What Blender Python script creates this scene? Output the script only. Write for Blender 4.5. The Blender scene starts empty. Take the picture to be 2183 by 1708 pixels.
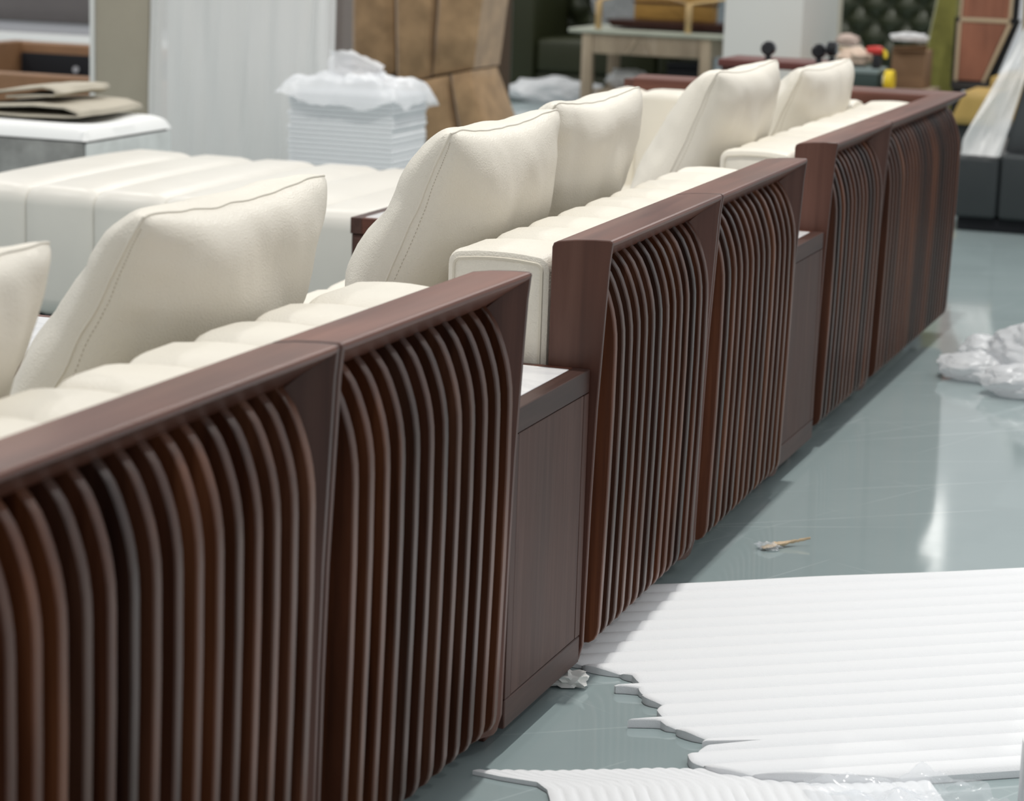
import bpy, bmesh, math, random
from mathutils import Vector, Matrix, noise
random.seed(7)
scene = bpy.context.scene
C = scene.collection
# ------------------------------------------------------------------ camera
PITCH, YAW, ROLL = 0.204696, 0.336313, 0.033742
CAM = Vector((1.09918, 0.0, 1.23048))
FPX = 5131.97
fw = Vector((-math.sin(YAW)*math.cos(PITCH), math.cos(YAW)*math.cos(PITCH), -math.sin(PITCH)))
rt = Vector((math.cos(YAW), math.sin(YAW), 0)); up = rt.cross(fw)
r2 = math.cos(ROLL)*rt + math.sin(ROLL)*up
u2 = -math.sin(ROLL)*rt + math.cos(ROLL)*up
cd = bpy.data.cameras.new('camera'); cam = bpy.data.objects.new('camera', cd); C.objects.link(cam)
M = Matrix.Identity(4)
for i in range(3):
    M[i][0] = r2[i]; M[i][1] = u2[i]; M[i][2] = -fw[i]; M[i][3] = CAM[i]
cam.matrix_world = M
cd.sensor_fit = 'HORIZONTAL'; cd.sensor_width = 36.0; cd.lens = FPX/2183*36
cd.clip_start = 0.05; cd.clip_end = 200
cd.dof.use_dof = True; cd.dof.focus_distance = 3.95; cd.dof.aperture_fstop = 6.0
scene.camera = cam
# ------------------------------------------------------------------ world, lamps, exposure
w = bpy.data.worlds.new('hall_light'); scene.world = w; w.use_nodes = True
bg = w.node_tree.nodes['Background']; bg.inputs[0].default_value = (0.965, 0.98, 1.0, 1); bg.inputs[1].default_value = 0.53
def lamp(x, y, z, sx, sy, power, col=(1, 0.975, 0.93)):
    l = bpy.data.lights.new('hall_lamp', 'AREA'); l.shape = 'RECTANGLE'; l.size = sx; l.size_y = sy
    l.energy = power; l.color = col
    o = bpy.data.objects.new('hall_lamp', l); C.objects.link(o); o.location = (x, y, z); return o
LZ = 6.0
lamp(0.06, 4.4, LZ, 0.12, 0.12, 175)
lamp(0.06, 9.5, LZ, 0.12, 0.12, 110)
lamp(-0.28, 15.0, LZ, 0.16, 0.16, 110)
lamp(-3.0, 26.0, 5.5, 0.26, 3.2, 6).rotation_euler = (0, 0, 0.158)
for lx in (-5.0, -9.5):
    for ly in (4.4, 9.5, 15.0): lamp(lx, ly, LZ, 0.16, 0.16, 65)
lamp(4.6, 4.4, LZ, 0.16, 0.16, 40)
lamp(4.6, 12.0, LZ, 0.16, 0.16, 40)
vs = scene.view_settings
vs.view_transform = 'Standard'; vs.look = 'None'; vs.gamma = 1.0; vs.use_curve_mapping = False
vs.exposure = 0.10
scene.cycles.max_bounces = 8
scene.cycles.use_denoising = True

# ------------------------------------------------------------------ materials
MATS = {}
def newmat(name):
    m = bpy.data.materials.new(name); m.use_nodes = True
    MATS[name] = m
    return m, m.node_tree, m.node_tree.nodes['Principled BSDF']
def ramp(nt, fac, stops):
    r = nt.nodes.new('ShaderNodeValToRGB')
    el = r.color_ramp.elements
    el[0].position, el[0].color = stops[0][0], (*stops[0][1], 1)
    el[1].position, el[1].color = stops[-1][0], (*stops[-1][1], 1)
    for p, c in stops[1:-1]:
        e = el.new(p); e.color = (*c, 1)
    nt.links.new(fac, r.inputs[0]); return r
def coords(nt, scale, rnd=0.0, kind='Object'):
    tc = nt.nodes.new('ShaderNodeTexCoord'); mp = nt.nodes.new('ShaderNodeMapping')
    nt.links.new(tc.outputs[kind], mp.inputs[0]); mp.inputs['Scale'].default_value = scale
    if rnd:
        oi = nt.nodes.new('ShaderNodeObjectInfo'); ml = nt.nodes.new('ShaderNodeMath'); ml.operation = 'MULTIPLY'
        ml.inputs[1].default_value = rnd; nt.links.new(oi.outputs['Random'], ml.inputs[0])
        cb = nt.nodes.new('ShaderNodeCombineXYZ')
        for i in range(3): nt.links.new(ml.outputs[0], cb.inputs[i])
        nt.links.new(cb.outputs[0], mp.inputs['Location'])
    return mp.outputs[0]
def ntex(nt, vec, scale, detail=4, rough=0.5, dist=0.0):
    n = nt.nodes.new('ShaderNodeTexNoise'); nt.links.new(vec, n.inputs['Vector'])
    n.inputs['Scale'].default_value = scale; n.inputs['Detail'].default_value = detail
    n.inputs['Roughness'].default_value = rough; n.inputs['Distortion'].default_value = dist
    return n
def bump(nt, bs, height, strength, dist=0.002):
    b = nt.nodes.new('ShaderNodeBump'); b.inputs['Strength'].default_value = strength; b.inputs['Distance'].default_value = dist
    nt.links.new(height, b.inputs['Height']); nt.links.new(b.outputs[0], bs.inputs['Normal'])
def mixc(nt, fac, a, b, mode='MIX'):
    m = nt.nodes.new('ShaderNodeMix'); m.data_type = 'RGBA'; m.blend_type = mode
    for sock, v in ((m.inputs[0], fac), (m.inputs[6], a), (m.inputs[7], b)):
        if hasattr(v, 'is_linked'): nt.links.new(v, sock)
        elif isinstance(v, (int, float)): sock.default_value = v
        else: sock.default_value = (*v, 1)
    return m.outputs[2]
def wood(name, axis, cols, rough=0.34, vary=0.0, spec=0.45, fine=1.0):
    m, nt, b = newmat(name)
    s = [26, 26, 26]; s[axis] = 1.3
    v = coords(nt, s, 37.0)
    n = ntex(nt, v, 1.0*fine, 5, 0.6, 0.6)
    r = ramp(nt, n.outputs[0], [(0.28, cols[0]), (0.5, cols[1]), (0.72, cols[2])])
    out = r.outputs[0]
    s2 = [3, 3, 3]; s2[axis] = 1.2
    n2 = ntex(nt, coords(nt, s2, 11.0), 2.0, 3)
    r2_ = ramp(nt, n2.outputs[0], [(0.3, (0.72, 0.70, 0.70)), (0.7, (1.2, 1.2, 1.2))])
    out = mixc(nt, 1.0, out, r2_.outputs[0], 'MULTIPLY')
    if vary:
        oi = nt.nodes.new('ShaderNodeObjectInfo')
        rv = ramp(nt, oi.outputs['Random'], [(0.0, (0.45, 0.50, 0.62)), (0.25, (0.9, 0.8, 0.75)), (0.5, (1.35, 1.05, 0.75)), (0.75, (0.7, 0.6, 0.6)), (1.0, (1.5, 1.35, 1.2))])
        out = mixc(nt, vary, out, rv.outputs[0], 'MULTIPLY')
    nt.links.new(out, b.inputs['Base Color'])
    rr = nt.nodes.new('ShaderNodeMapRange'); nt.links.new(n2.outputs[0], rr.inputs[0])
    rr.inputs[3].default_value = rough-0.06; rr.inputs[4].default_value = rough+0.10
    nt.links.new(rr.outputs[0], b.inputs['Roughness'])
    b.inputs['Specular IOR Level'].default_value = spec
    bump(nt, b, n.outputs[0], 0.06, 0.001)
    return m
WC = [(0.095, 0.032, 0.020), (0.142, 0.053, 0.035), (0.192, 0.082, 0.056)]
W_RAIL = wood('walnut_rail', 1, WC, 0.36, 0, 0.36)
W_RAILX = wood('walnut_rail_crosswise', 0, WC, 0.36, 0, 0.36)
W_VERT = wood('walnut_board', 2, [tuple(c*m_ for c, m_ in zip(k, (0.72, 0.78, 0.82))) for k in WC], 0.38, 0, 0.40)
W_SLAT = wood('walnut_slat', 2, [(0.032, 0.012, 0.0065), (0.088, 0.035, 0.019), (0.155, 0.070, 0.040)], 0.33, 1.0, 0.55)
W_TAB = wood('walnut_veneer', 2, [(0.062, 0.029, 0.022), (0.082, 0.041, 0.032), (0.105, 0.056, 0.045)], 0.5, 0, 0.26, 2.5)
W_TABY = wood('walnut_veneer_lengthwise', 1, [(0.048, 0.023, 0.018), (0.066, 0.033, 0.026), (0.085, 0.045, 0.036)], 0.45, 0, 0.30, 2.0)
def plain(name, col, rough=0.6, spec=0.4, nscale=0, var=0.12, bmp=0.0, bscale=300, metal=0, alpha=1.0, trans=0, sheen=0, subs=0, emit=0):
    m, nt, b = newmat(name)
    b.inputs['Base Color'].default_value = (*col, 1); b.inputs['Roughness'].default_value = rough
    b.inputs['Specular IOR Level'].default_value = spec; b.inputs['Metallic'].default_value = metal
    b.inputs['Alpha'].default_value = alpha; b.inputs['Transmission Weight'].default_value = trans
    if sheen: b.inputs['Sheen Weight'].default_value = sheen; b.inputs['Sheen Roughness'].default_value = 0.4
    if nscale:
        n = ntex(nt, coords(nt, (1, 1, 1), 5.0), nscale, 4, 0.6)
        r = ramp(nt, n.outputs[0], [(0.3, tuple(c*(1-var) for c in col)), (0.7, tuple(min(1, c*(1+var)) for c in col))])
        nt.links.new(r.outputs[0], b.inputs['Base Color'])
    if bmp:
        n2 = ntex(nt, coords(nt, (1, 1, 1)), bscale, 3, 0.6)
        bump(nt, b, n2.outputs[0], bmp, 0.002)
    return m
def leather(name, col, rough=0.42, cell=330, st=0.45, dist=0.0014):
    m, nt, b = newmat(name)
    v = coords(nt, (1, 1, 1), 3.0)
    n = ntex(nt, v, 6, 3)
    r = ramp(nt, n.outputs[0], [(0.3, tuple(c*0.965 for c in col)), (0.7, tuple(min(1, c*1.02) for c in col))])
    nt.links.new(r.outputs[0], b.inputs['Base Color'])
    vo = nt.nodes.new('ShaderNodeTexVoronoi'); vo.feature = 'SMOOTH_F1'; vo.inputs['Scale'].default_value = cell
    nd = ntex(nt, v, 60, 2)
    vm = nt.nodes.new('ShaderNodeMixRGB'); vm.inputs[0].default_value = 0.02
    nt.links.new(v, vm.inputs[1]); nt.links.new(nd.outputs['Color'], vm.inputs[2]); nt.links.new(vm.outputs[0], vo.inputs['Vector'])
    bump(nt, b, vo.outputs['Distance'], st, dist)
    b.inputs['Roughness'].default_value = rough; b.inputs['Specular IOR Level'].default_value = 0.35
    return m
CREAM = leather('cream_leather', (0.760, 0.718, 0.625))
CREAM2 = leather('cream_leather_smooth', (0.71, 0.685, 0.625), 0.36, 420, 0.10)
PIPE = plain('cream_piping', (0.62, 0.575, 0.48), 0.5)
SEAM = plain('seam_fold', (0.74, 0.70, 0.61), 0.5)
STITCH = plain('stitch_thread', (0.52, 0.47, 0.38), 0.7)
# marble
m, nt, b = newmat('white_marble'); MARBLE = m
n = ntex(nt, coords(nt, (1, 1, 1)), 5, 6, 0.6, 1.5)
r = ramp(nt, n.outputs[0], [(0.40, (0.86, 0.86, 0.86)), (0.5, (0.78, 0.78, 0.79)), (0.56, (0.87, 0.87, 0.87))])
nt.links.new(r.outputs[0], b.inputs['Base Color']); b.inputs['Roughness'].default_value = 0.18
# floor: grey-green epoxy with fine scratches
m, nt, b = newmat('epoxy_floor'); FLOOR = m
v = coords(nt, (1, 1, 1))
n = ntex(nt, v, 1.3, 5, 0.6)
base = ramp(nt, n.outputs[0], [(0.3, (0.285, 0.355, 0.362)), (0.7, (0.325, 0.394, 0.399))]).outputs[0]
def scratch(rot, sx, sy, thr, lo, seed):
    tc = nt.nodes.new('ShaderNodeTexCoord'); mp = nt.nodes.new('ShaderNodeMapping'); mp.vector_type = 'TEXTURE'
    nt.links.new(tc.outputs['Object'], mp.inputs[0]); mp.inputs['Rotation'].default_value = (0, 0, rot); mp.inputs['Location'].default_value = (seed, seed*0.7, 0)
    mp.inputs['Scale'].default_value = (1/sx, 1/sy, 1)
    vo = nt.nodes.new('ShaderNodeTexVoronoi'); vo.feature = 'DISTANCE_TO_EDGE'; vo.voronoi_dimensions = '2D'; vo.inputs['Scale'].default_value = 1.0
    nt.links.new(mp.outputs[0], vo.inputs['Vector'])
    lt = nt.nodes.new('ShaderNodeMapRange'); nt.links.new(vo.outputs['Distance'], lt.inputs[0])
    lt.inputs[1].default_value = 0.0; lt.inputs[2].default_value = thr; lt.inputs[3].default_value = 1.0; lt.inputs[4].default_value = 0.0
    ms = ntex(nt, tc.outputs['Object'], 2.7, 3); ms.inputs['Distortion'].default_value = seed*0.1
    mr = nt.nodes.new('ShaderNodeMapRange'); nt.links.new(ms.outputs[0], mr.inputs[0]); mr.inputs[1].default_value = lo; mr.inputs[2].default_value = lo+0.12
    mu = nt.nodes.new('ShaderNodeMath'); mu.operation = 'MULTIPLY'; nt.links.new(lt.outputs[0], mu.inputs[0]); nt.links.new(mr.outputs[0], mu.inputs[1])
    return mu.outputs[0]
s1 = scratch(0.55, 0.35, 3.2, 0.010, 0.44, 3.1); s2 = scratch(1.15, 0.5, 4.5, 0.012, 0.50, 9.4); s3_ = scratch(-0.5, 0.5, 4.0, 0.012, 0.54, 5.7)
col = mixc(nt, s1, base, (0.40, 0.47, 0.48)); col = mixc(nt, s2, col, (0.39, 0.46, 0.47)); col = mixc(nt, s3_, col, (0.38, 0.45, 0.46))
nt.links.new(col, b.inputs['Base Color'])
n3 = ntex(nt, v, 14, 4)
mr = nt.nodes.new('ShaderNodeMapRange'); nt.links.new(n3.outputs[0], mr.inputs[0]); mr.inputs[3].default_value = 0.05; mr.inputs[4].default_value = 0.10
nt.links.new(mr.outputs[0], b.inputs['Roughness'])
nb = ntex(nt, v, 7, 2); bump(nt, b, nb.outputs[0], 0.02, 0.003)
b.inputs['Specular IOR Level'].default_value = 0.42
FOAM = plain('white_foam', (0.83, 0.845, 0.86), 0.85, 0.2, 0, 0, 0.35, 500)
WHITE = plain('white_paint', (0.74, 0.74, 0.71), 0.6)
def film(name, col=(0.9, 0.92, 0.94), mixf=0.35, rough=0.12, tlf=0.3):
    m = bpy.data.materials.new(name); m.use_nodes = True; nt = m.node_tree; nt.nodes.clear()
    out = nt.nodes.new('ShaderNodeOutputMaterial'); tr = nt.nodes.new('ShaderNodeBsdfTransparent'); tr.inputs[0].default_value = (0.97, 0.98, 0.99, 1)
    pr = nt.nodes.new('ShaderNodeBsdfPrincipled'); pr.inputs['Base Color'].default_value = (*col, 1); pr.inputs['Roughness'].default_value = rough
    pr.inputs['Specular IOR Level'].default_value = 0.7
    tl = nt.nodes.new('ShaderNodeBsdfTranslucent'); tl.inputs[0].default_value = (*col, 1)
    a = nt.nodes.new('ShaderNodeMixShader'); a.inputs[0].default_value = tlf
    nt.links.new(pr.outputs[0], a.inputs[1]); nt.links.new(tl.outputs[0], a.inputs[2])
    x = nt.nodes.new('ShaderNodeMixShader'); x.inputs[0].default_value = mixf
    nt.links.new(tr.outputs[0], x.inputs[1]); nt.links.new(a.outputs[0], x.inputs[2]); nt.links.new(x.outputs[0], out.inputs[0])
    return m
FILM = film('clear_plastic', mixf=0.30)
FILM2 = film('milky_plastic', (0.93, 0.93, 0.915), 0.78, 0.22, 0.12)
FILM3 = film('bag_plastic', (0.92, 0.93, 0.945), 0.74, 0.28)
SUEDE = plain('tan_suede', (0.36, 0.235, 0.130), 0.9, 0.2, 9, 0.25, 0.1, 200, sheen=0.4)
SUEDE_D = plain('brown_seam', (0.07, 0.04, 0.02), 0.9)
TAN = plain('tan_leather', (0.235, 0.125, 0.062), 0.5, 0.4, 5, 0.12)
BLACK = plain('black_lining', (0.006, 0.007, 0.010), 0.7)
BLACKG = plain('black_gloss', (0.008, 0.008, 0.010), 0.15, 0.6)
GREYF = plain('grey_fabric', (0.155, 0.140, 0.140), 0.8, 0.2, 3, 0.06)
SILV = plain('silver_trim', (0.45, 0.46, 0.49), 0.35)
BEIGE = plain('beige_fabric', (0.40, 0.36, 0.285), 0.8, 0.2, 4, 0.05)
BEIGE2 = plain('beige_cloth', (0.47, 0.43, 0.35), 0.75, 0.3, 6, 0.06)
GVELV = plain('grey_velvet', (0.26, 0.265, 0.255), 0.85, 0.2, 7, 0.40, sheen=0.5)
GVELV2 = plain('pale_grey_velvet', (0.55, 0.58, 0.57), 0.85, 0.2, 7, 0.14, sheen=0.3)
OFFW = plain('off_white_pad', (0.82, 0.83, 0.82), 0.8)
GREEN = leather('dark_green_leather', (0.026, 0.030, 0.012), 0.42, 300, 0.1)
GREEN2 = leather('bottle_green_leather', (0.030, 0.036, 0.018), 0.38, 300, 0.1)
RED = plain('red_cloth', (0.20, 0.022, 0.018), 0.7)
PALEW = wood('pale_wood', 2, [(0.30, 0.235, 0.16), (0.36, 0.285, 0.20), (0.42, 0.34, 0.25)], 0.55)
STONE = plain('sage_stone', (0.42, 0.44, 0.36), 0.35, 0.5, 6, 0.08)
BRASS = plain('brushed_brass', (0.62, 0.44, 0.22), 0.35, 0.5, metal=0.75)
AMBER = plain('amber_veneer', (0.42, 0.24, 0.06), 0.5, 0.4, 5, 0.2)
MAROON = plain('maroon_lacquer', (0.050, 0.014, 0.011), 0.25)
OLIVE = plain('olive_velvet', (0.215, 0.205, 0.055), 0.85, 0.2, 8, 0.25, sheen=0.4)
REDWOOD = wood('reddish_plywood', 2, [(0.23, 0.088, 0.050), (0.27, 0.106, 0.062), (0.31, 0.128, 0.076)], 0.6)
EDGE = plain('pale_edge_band', (0.46, 0.36, 0.24), 0.6)
YELL = plain('mustard_leather', (0.43, 0.29, 0.085), 0.5, 0.4, 4, 0.08)
DGREY = leather('charcoal_leather', (0.036, 0.042, 0.044), 0.42, 300, 0.1)
CARD = plain('brown_cardboard', (0.24, 0.15, 0.09), 0.8, 0.2, 5, 0.12)
DGREEN = plain('dark_green_box', (0.028, 0.048, 0.044), 0.6)
PEACH = plain('peach_foam', (0.62, 0.48, 0.38), 0.8)
YEL2 = plain('bright_yellow', (0.72, 0.52, 0.02), 0.5)
RED2 = plain('bright_red', (0.55, 0.04, 0.03), 0.4)
WALL = plain('grey_wall', (0.30, 0.33, 0.34), 0.8)
WALLW = plain('white_wall', (0.75, 0.77, 0.78), 0.8)
SHAVE = plain('wood_shaving', (0.55, 0.42, 0.27), 0.6, 0.4, 60, 0.25)
PAPER = plain('tissue_paper', (0.80, 0.80, 0.77), 0.85)

# ------------------------------------------------------------------ helpers
def mesh(name, verts, faces, mat, parent=None, smooth=True, loc=None):
    me = bpy.data.meshes.new(name); me.from_pydata([tuple(v) for v in verts], [], faces); me.update()
    bm = bmesh.new(); bm.from_mesh(me); bmesh.ops.recalc_face_normals(bm, faces=bm.faces); bm.to_mesh(me); bm.free()
    return link(name, me, mat, parent, smooth, loc)
def link(name, me, mat, parent=None, smooth=True, loc=None):
    if mat and not me.materials: me.materials.append(mat)
    if smooth:
        me.polygons.foreach_set('use_smooth', [True]*len(me.polygons))
        try: me.set_sharp_from_angle(angle=math.radians(34))
        except Exception: pass
    o = bpy.data.objects.new(name, me); C.objects.link(o)
    if parent: o.parent = parent
    if loc: o.location = loc
    return o
def empty(name, loc=(0, 0, 0), rz=0.0):
    o = bpy.data.objects.new(name, None); C.objects.link(o); o.location = loc; o.rotation_euler = (0, 0, rz); o.empty_display_size = 0.1
    return o
def tag(o, label, cat, group=None, kind=None):
    o['label'] = label; o['category'] = cat
    if group: o['group'] = group
    if kind: o['kind'] = kind
    return o
def struct(o): o['kind'] = 'structure'; return o
def box_bm(bm, x0, x1, y0, y1, z0, z1):
    vs_ = [bm.verts.new(p) for p in ((x0,y0,z0),(x1,y0,z0),(x1,y1,z0),(x0,y1,z0),(x0,y0,z1),(x1,y0,z1),(x1,y1,z1),(x0,y1,z1))]
    for f in ((0,3,2,1),(4,5,6,7),(0,1,5,4),(1,2,6,5),(2,3,7,6),(3,0,4,7)): bm.faces.new([vs_[i] for i in f])
def rbox(name, x0, x1, y0, y1, z0, z1, r, mat, parent=None, seg=2):
    bm = bmesh.new(); box_bm(bm, x0, x1, y0, y1, z0, z1)
    if r > 0: bmesh.ops.bevel(bm, geom=bm.edges[:], offset=r, segments=seg, profile=0.5, affect='EDGES')
    me = bpy.data.meshes.new(name); bm.to_mesh(me); bm.free()
    return link(name, me, mat, parent)
def loft(rings, close_u=True, caps=True):
    n = len(rings[0]); V = [p for r in rings for p in r]; F = []
    for i in range(len(rings)-1):
        for j in range(n if close_u else n-1):
            k = (j+1) % n
            F.append((i*n+j, i*n+k, (i+1)*n+k, (i+1)*n+j))
    if caps:
        F.append(tuple(range(n-1, -1, -1))); F.append(tuple((len(rings)-1)*n+j for j in range(n)))
    return V, F
def tube(name, pts, rad, mat, parent=None, n=6, closed=False):
    pts = [Vector(p) for p in pts]; rings = []
    L = len(pts)
    for i, p in enumerate(pts):
        if closed: t = pts[(i+1) % L]-pts[i-1]
        else: t = pts[min(i+1, L-1)]-pts[max(i-1, 0)]
        t.normalize()
        if i == 0:
            a = Vector((0, 0, 1)) if abs(t.z) < 0.9 else Vector((1, 0, 0)); u = t.cross(a).normalized()
        else: u = (u-t*u.dot(t)).normalized()
        v_ = t.cross(u)
        rr = rad[i] if isinstance(rad, (list, tuple)) else rad
        rings.append([p+rr*(math.cos(2*math.pi*k/n)*u+math.sin(2*math.pi*k/n)*v_) for k in range(n)])
    if closed:
        tw = max(range(n), key=lambda k: -(rings[-1][0]-rings[0][k]).length)
        rings.append([rings[0][(k+tw) % n] for k in range(n)])
    V, F = loft(rings, True, not closed)
    return mesh(name, V, F, mat, parent)
def lathe(name, prof, mat, parent=None, n=20, center=(0, 0, 0), axis='Z'):
    rings = []
    for r_, z in prof:
        ring = []
        for k in range(n):
            a = 2*math.pi*k/n; p = (r_*math.cos(a), r_*math.sin(a), z)
            if axis == 'Y': p = (p[0], p[2], p[1])
            if axis == 'X': p = (p[2], p[0], p[1])
            ring.append((p[0]+center[0], p[1]+center[1], p[2]+center[2]))
        rings.append(ring)
    V, F = loft(rings)
    return mesh(name, V, F, mat, parent)
def fbm(p, s, o=3): return noise.fractal(Vector(p)*s, 1.0, 2.0, o)

# ------------------------------------------------------------------ the hall
struct(mesh('floor', [(-30, -8, 0), (20, -8, 0), (20, 40, 0), (-30, 40, 0)], [(0, 1, 2, 3)], FLOOR, None, False))
struct(rbox('wall_back', -30, -4.5, 34, 34.3, 0, 9, 0, WALL))

# ------------------------------------------------------------------ the sofa backs
ZT = 0.72
# slat: front outline (x outward, z up), then the straight rear edge
SF = [(-0.051, 0.6755), (-0.042, 0.6665), (-0.032, 0.653), (-0.0245, 0.638), (-0.018, 0.621), (-0.012, 0.602), (-0.008, 0.584), (-0.005, 0.562), (-0.004, 0.538),
      (-0.004, 0.44), (-0.006, 0.31), (-0.009, 0.19), (-0.012, 0.080), (-0.014, 0.067), (-0.019, 0.057), (-0.028, 0.051), (-0.040, 0.050)]
def slat_mesh(th=0.0165):
    out = SF + [(-0.076, 0.050), (-0.076, 0.6755)]
    n = len(out); cx = -0.045; ins = []
    for i, (x, z) in enumerate(out):
        a = Vector(out[i-1]); c = Vector(out[(i+1) % n]); t = (c-a).normalized(); nn = Vector((t.y, -t.x))
        if nn.x > 0: nn = -nn
        if i >= len(SF): nn = Vector((0, 0))
        ins.append((x+nn.x*0.0022, z+nn.y*0.0022))
    h = th/2
    rings = [[(x, -h, z) for x, z in ins], [(x, -h+0.0008, z) for x, z in [((a[0]*0.3+b[0]*0.7), (a[1]*0.3+b[1]*0.7)) for a, b in zip(ins, out)]],
             [(x, -h+0.0024, z) for x, z in out], [(x, h-0.0024, z) for x, z in out],
             [(x, h-0.0008, z) for x, z in [((a[0]*0.3+b[0]*0.7), (a[1]*0.3+b[1]*0.7)) for a, b in zip(ins, out)]], [(x, h, z) for x, z in ins]]
    V, F = loft(rings)
    me = bpy.data.meshes.new('slat'); me.from_pydata(V, [], F); me.update()
    bm = bmesh.new(); bm.from_mesh(me); bmesh.ops.recalc_face_normals(bm, faces=bm.faces); bm.to_mesh(me); bm.free()
    me.materials.append(W_SLAT)
    me.polygons.foreach_set('use_smooth', [True]*len(me.polygons)); me.set_sharp_from_angle(angle=math.radians(19))
    return me
SLAT = slat_mesh()
# top rail section: nose, chamfer, underside, inner face, gently crowned top
RP = [(-0.0045, 0.7195), (-0.0015, 0.7180), (0.0, 0.7150), (-0.0006, 0.7120), (-0.0022, 0.7095), (-0.0505, 0.6740), (-0.0515, 0.6725), (-0.076, 0.6725), (-0.076, 0.655), (-0.098, 0.655),
      (-0.098, 0.703), (-0.0955, 0.7095), (-0.089, 0.7128), (-0.06, 0.7170), (-0.03, 0.7190)]
def rail(parent, ya, yb, mat=None, m0=0, m1=0, name='top_rail'):
    # m0/m1: mitre slope at the ends (y shift per unit x)
    V, F = loft([[(x, ya+m0*(-x), z) for x, z in RP], [(x, yb-m1*(-x), z) for x, z in RP]])
    o = mesh(name, V, F, mat or W_RAIL, parent); o.data.set_sharp_from_angle(angle=math.radians(14)); return o
BZ = [(0.030, -0.034), (0.036, -0.030), (0.062, -0.023), (0.30, -0.019), (0.45, -0.015), (0.60, -0.008), (0.68, -0.0040), (0.7080, -0.0032)]
def end_board(parent, y, s):
    # s=+1: the outer face looks to +y (far end), s=-1: near end; inner face splayed like the rail's chamfer
    O1 = [RP[0], RP[1], RP[2], RP[3]]+[(xo, z) for z, xo in reversed(BZ) if z < 0.70]+[(-0.098, 0.030), (-0.098, 0.30), (-0.098, 0.703), (-0.0955, 0.7095), (-0.089, 0.7128), (-0.06, 0.7170), (-0.03, 0.7190)]
    cx, cz = -0.05, 0.38
    O0 = [(x-0.0015 if x > cx else x+0.0015, z-0.0015 if z > cz else z+0.0015) for x, z in O1]
    O3 = [(min(x, -0.0525), min(z, 0.668)) for x, z in O1]
    V, F = loft([[(x, y, z) for x, z in O0], [(x, y-s*0.0015, z) for x, z in O1], [(x, y-s*0.009, z) for x, z in O1], [(x, y-s*0.046, z) for x, z in O3]])
    return mesh('end_board', V, F, W_VERT, parent)
def section(parent, ya, yb, first=None, last=None, pitch=0.0465, boards=(True, True), mit=0):
    G = 0.0015
    rail(parent, ya+G+(0.009 if boards[0] else 0), yb-G-(0.009 if boards[1] else 0), None, 0, mit)
    if boards[0]: end_board(parent, ya+G, -1)
    if boards[1]: end_board(parent, yb-G, 1)
    rbox('back_panel', -0.0978, -0.0765, ya+0.047, yb-(0.047 if boards[1] else 0.1), 0.055, 0.6545, 0.001, W_VERT, parent, 1)
    rbox('base_rail', -0.075, -0.048, ya+0.05, yb-0.05, 0.046, 0.080, 0.002, W_RAIL, parent, 1)
    a = ya+(first if first is not None else 0.062); b_ = yb-(last if last is not None else 0.060)
    n = max(1, round((b_-a)/pitch)); st = (b_-a)/n
    for i in range(n+1):
        o = bpy.data.objects.new('slat', SLAT); C.objects.link(o); o.parent = parent; o.location = (0, a+i*st, 0)
# channelled cushion along local y: rounded section with seams
def rr_section(x0, x1, z0, z1, r, n=5, crown=0.0):
    pts = []
    for cx, cz, a0 in ((x1-r, z1-r, 0), (x0+r, z1-r, 90), (x0+r, z0+r, 180), (x1-r, z0+r, 270)):
        for k in range(n+1):
            a = math.radians(a0+90*k/n); pts.append([cx+r*math.cos(a), cz+r*math.sin(a)])
    # extra points along the top
    i = n+1; a = pts[n]; b_ = pts[n+1]
    mid = [[a[0]+(b_[0]-a[0])*t, a[1]+crown*4*t*(1-t)] for t in (0.2, 0.4, 0.6, 0.8)]
    return pts[:n+1]+mid+pts[n+1:]
def channel_cushion(name, parent, sec, y0, y1, pitch, depth, mat, phase=0.0, axis='Y', off=0.0, endr=0.018):
    cx = sum(p[0] for p in sec)/len(sec); cz = sum(p[1] for p in sec)/len(sec)
    # offset normals
    n = len(sec); nrm = []
    for i in range(n):
        a = Vector(sec[i-1]); c = Vector(sec[(i+1) % n]); t = (c-a).normalized(); nn = Vector((t.y, -t.x))
        if nn.dot(Vector(sec[i])-Vector((cx, cz))) < 0: nn = -nn
        nrm.append(nn)
    seams = []; s = y0+phase
    while s < y1-0.03:
        if s > y0+0.03: seams.append(s)
        s += pitch
    ys = set([y0, y0+endr*0.3, y0+endr, y1-endr, y1-endr*0.3, y1])
    for s in [y0]+seams+[y1]:
        for d in (-0.05, -0.03, -0.016, -0.008, -0.003, 0, 0.003, 0.008, 0.016, 0.03, 0.05):
            if y0+endr < s+d < y1-endr: ys.add(s+d)
    rings = []
    for y in sorted(ys):
        d = 1.0
        for s in seams: d = min(d, abs(y-s))
        u = min(1.0, d/(pitch/2)); o = -depth*(1-u)**3.2 - (0.0035 if d < 0.002 else 0)
        e = min(y-y0, y1-y)
        if e < endr: o -= endr*0.8*(1-math.sqrt(max(0, 1-((endr-e)/endr)**2)))
        ring = []
        for p, nn in zip(sec, nrm):
            w_ = 0.0012*fbm((p[0]*3, y*4+off, p[1]*3), 5)
            q = (p[0]+nn.x*(o+w_), p[1]+nn.y*(o+w_))
            ring.append((q[0], y, q[1]) if axis == 'Y' else (y, q[0], q[1]))
        rings.append(ring)
    V, F = loft(rings)
    o = mesh(name, V, F, mat, parent)
    for yy in (y0+0.0006, y1-0.0006):
        pts = []
        for p, nn in zip(sec, nrm):
            q = (p[0]-nn.x*endr*0.8, p[1]-nn.y*endr*0.8); pts.append((q[0], yy, q[1]) if axis == 'Y' else (yy, q[0], q[1]))
        tube('piping', pts, 0.0028, PIPE, o, 5, True)
    return o
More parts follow.
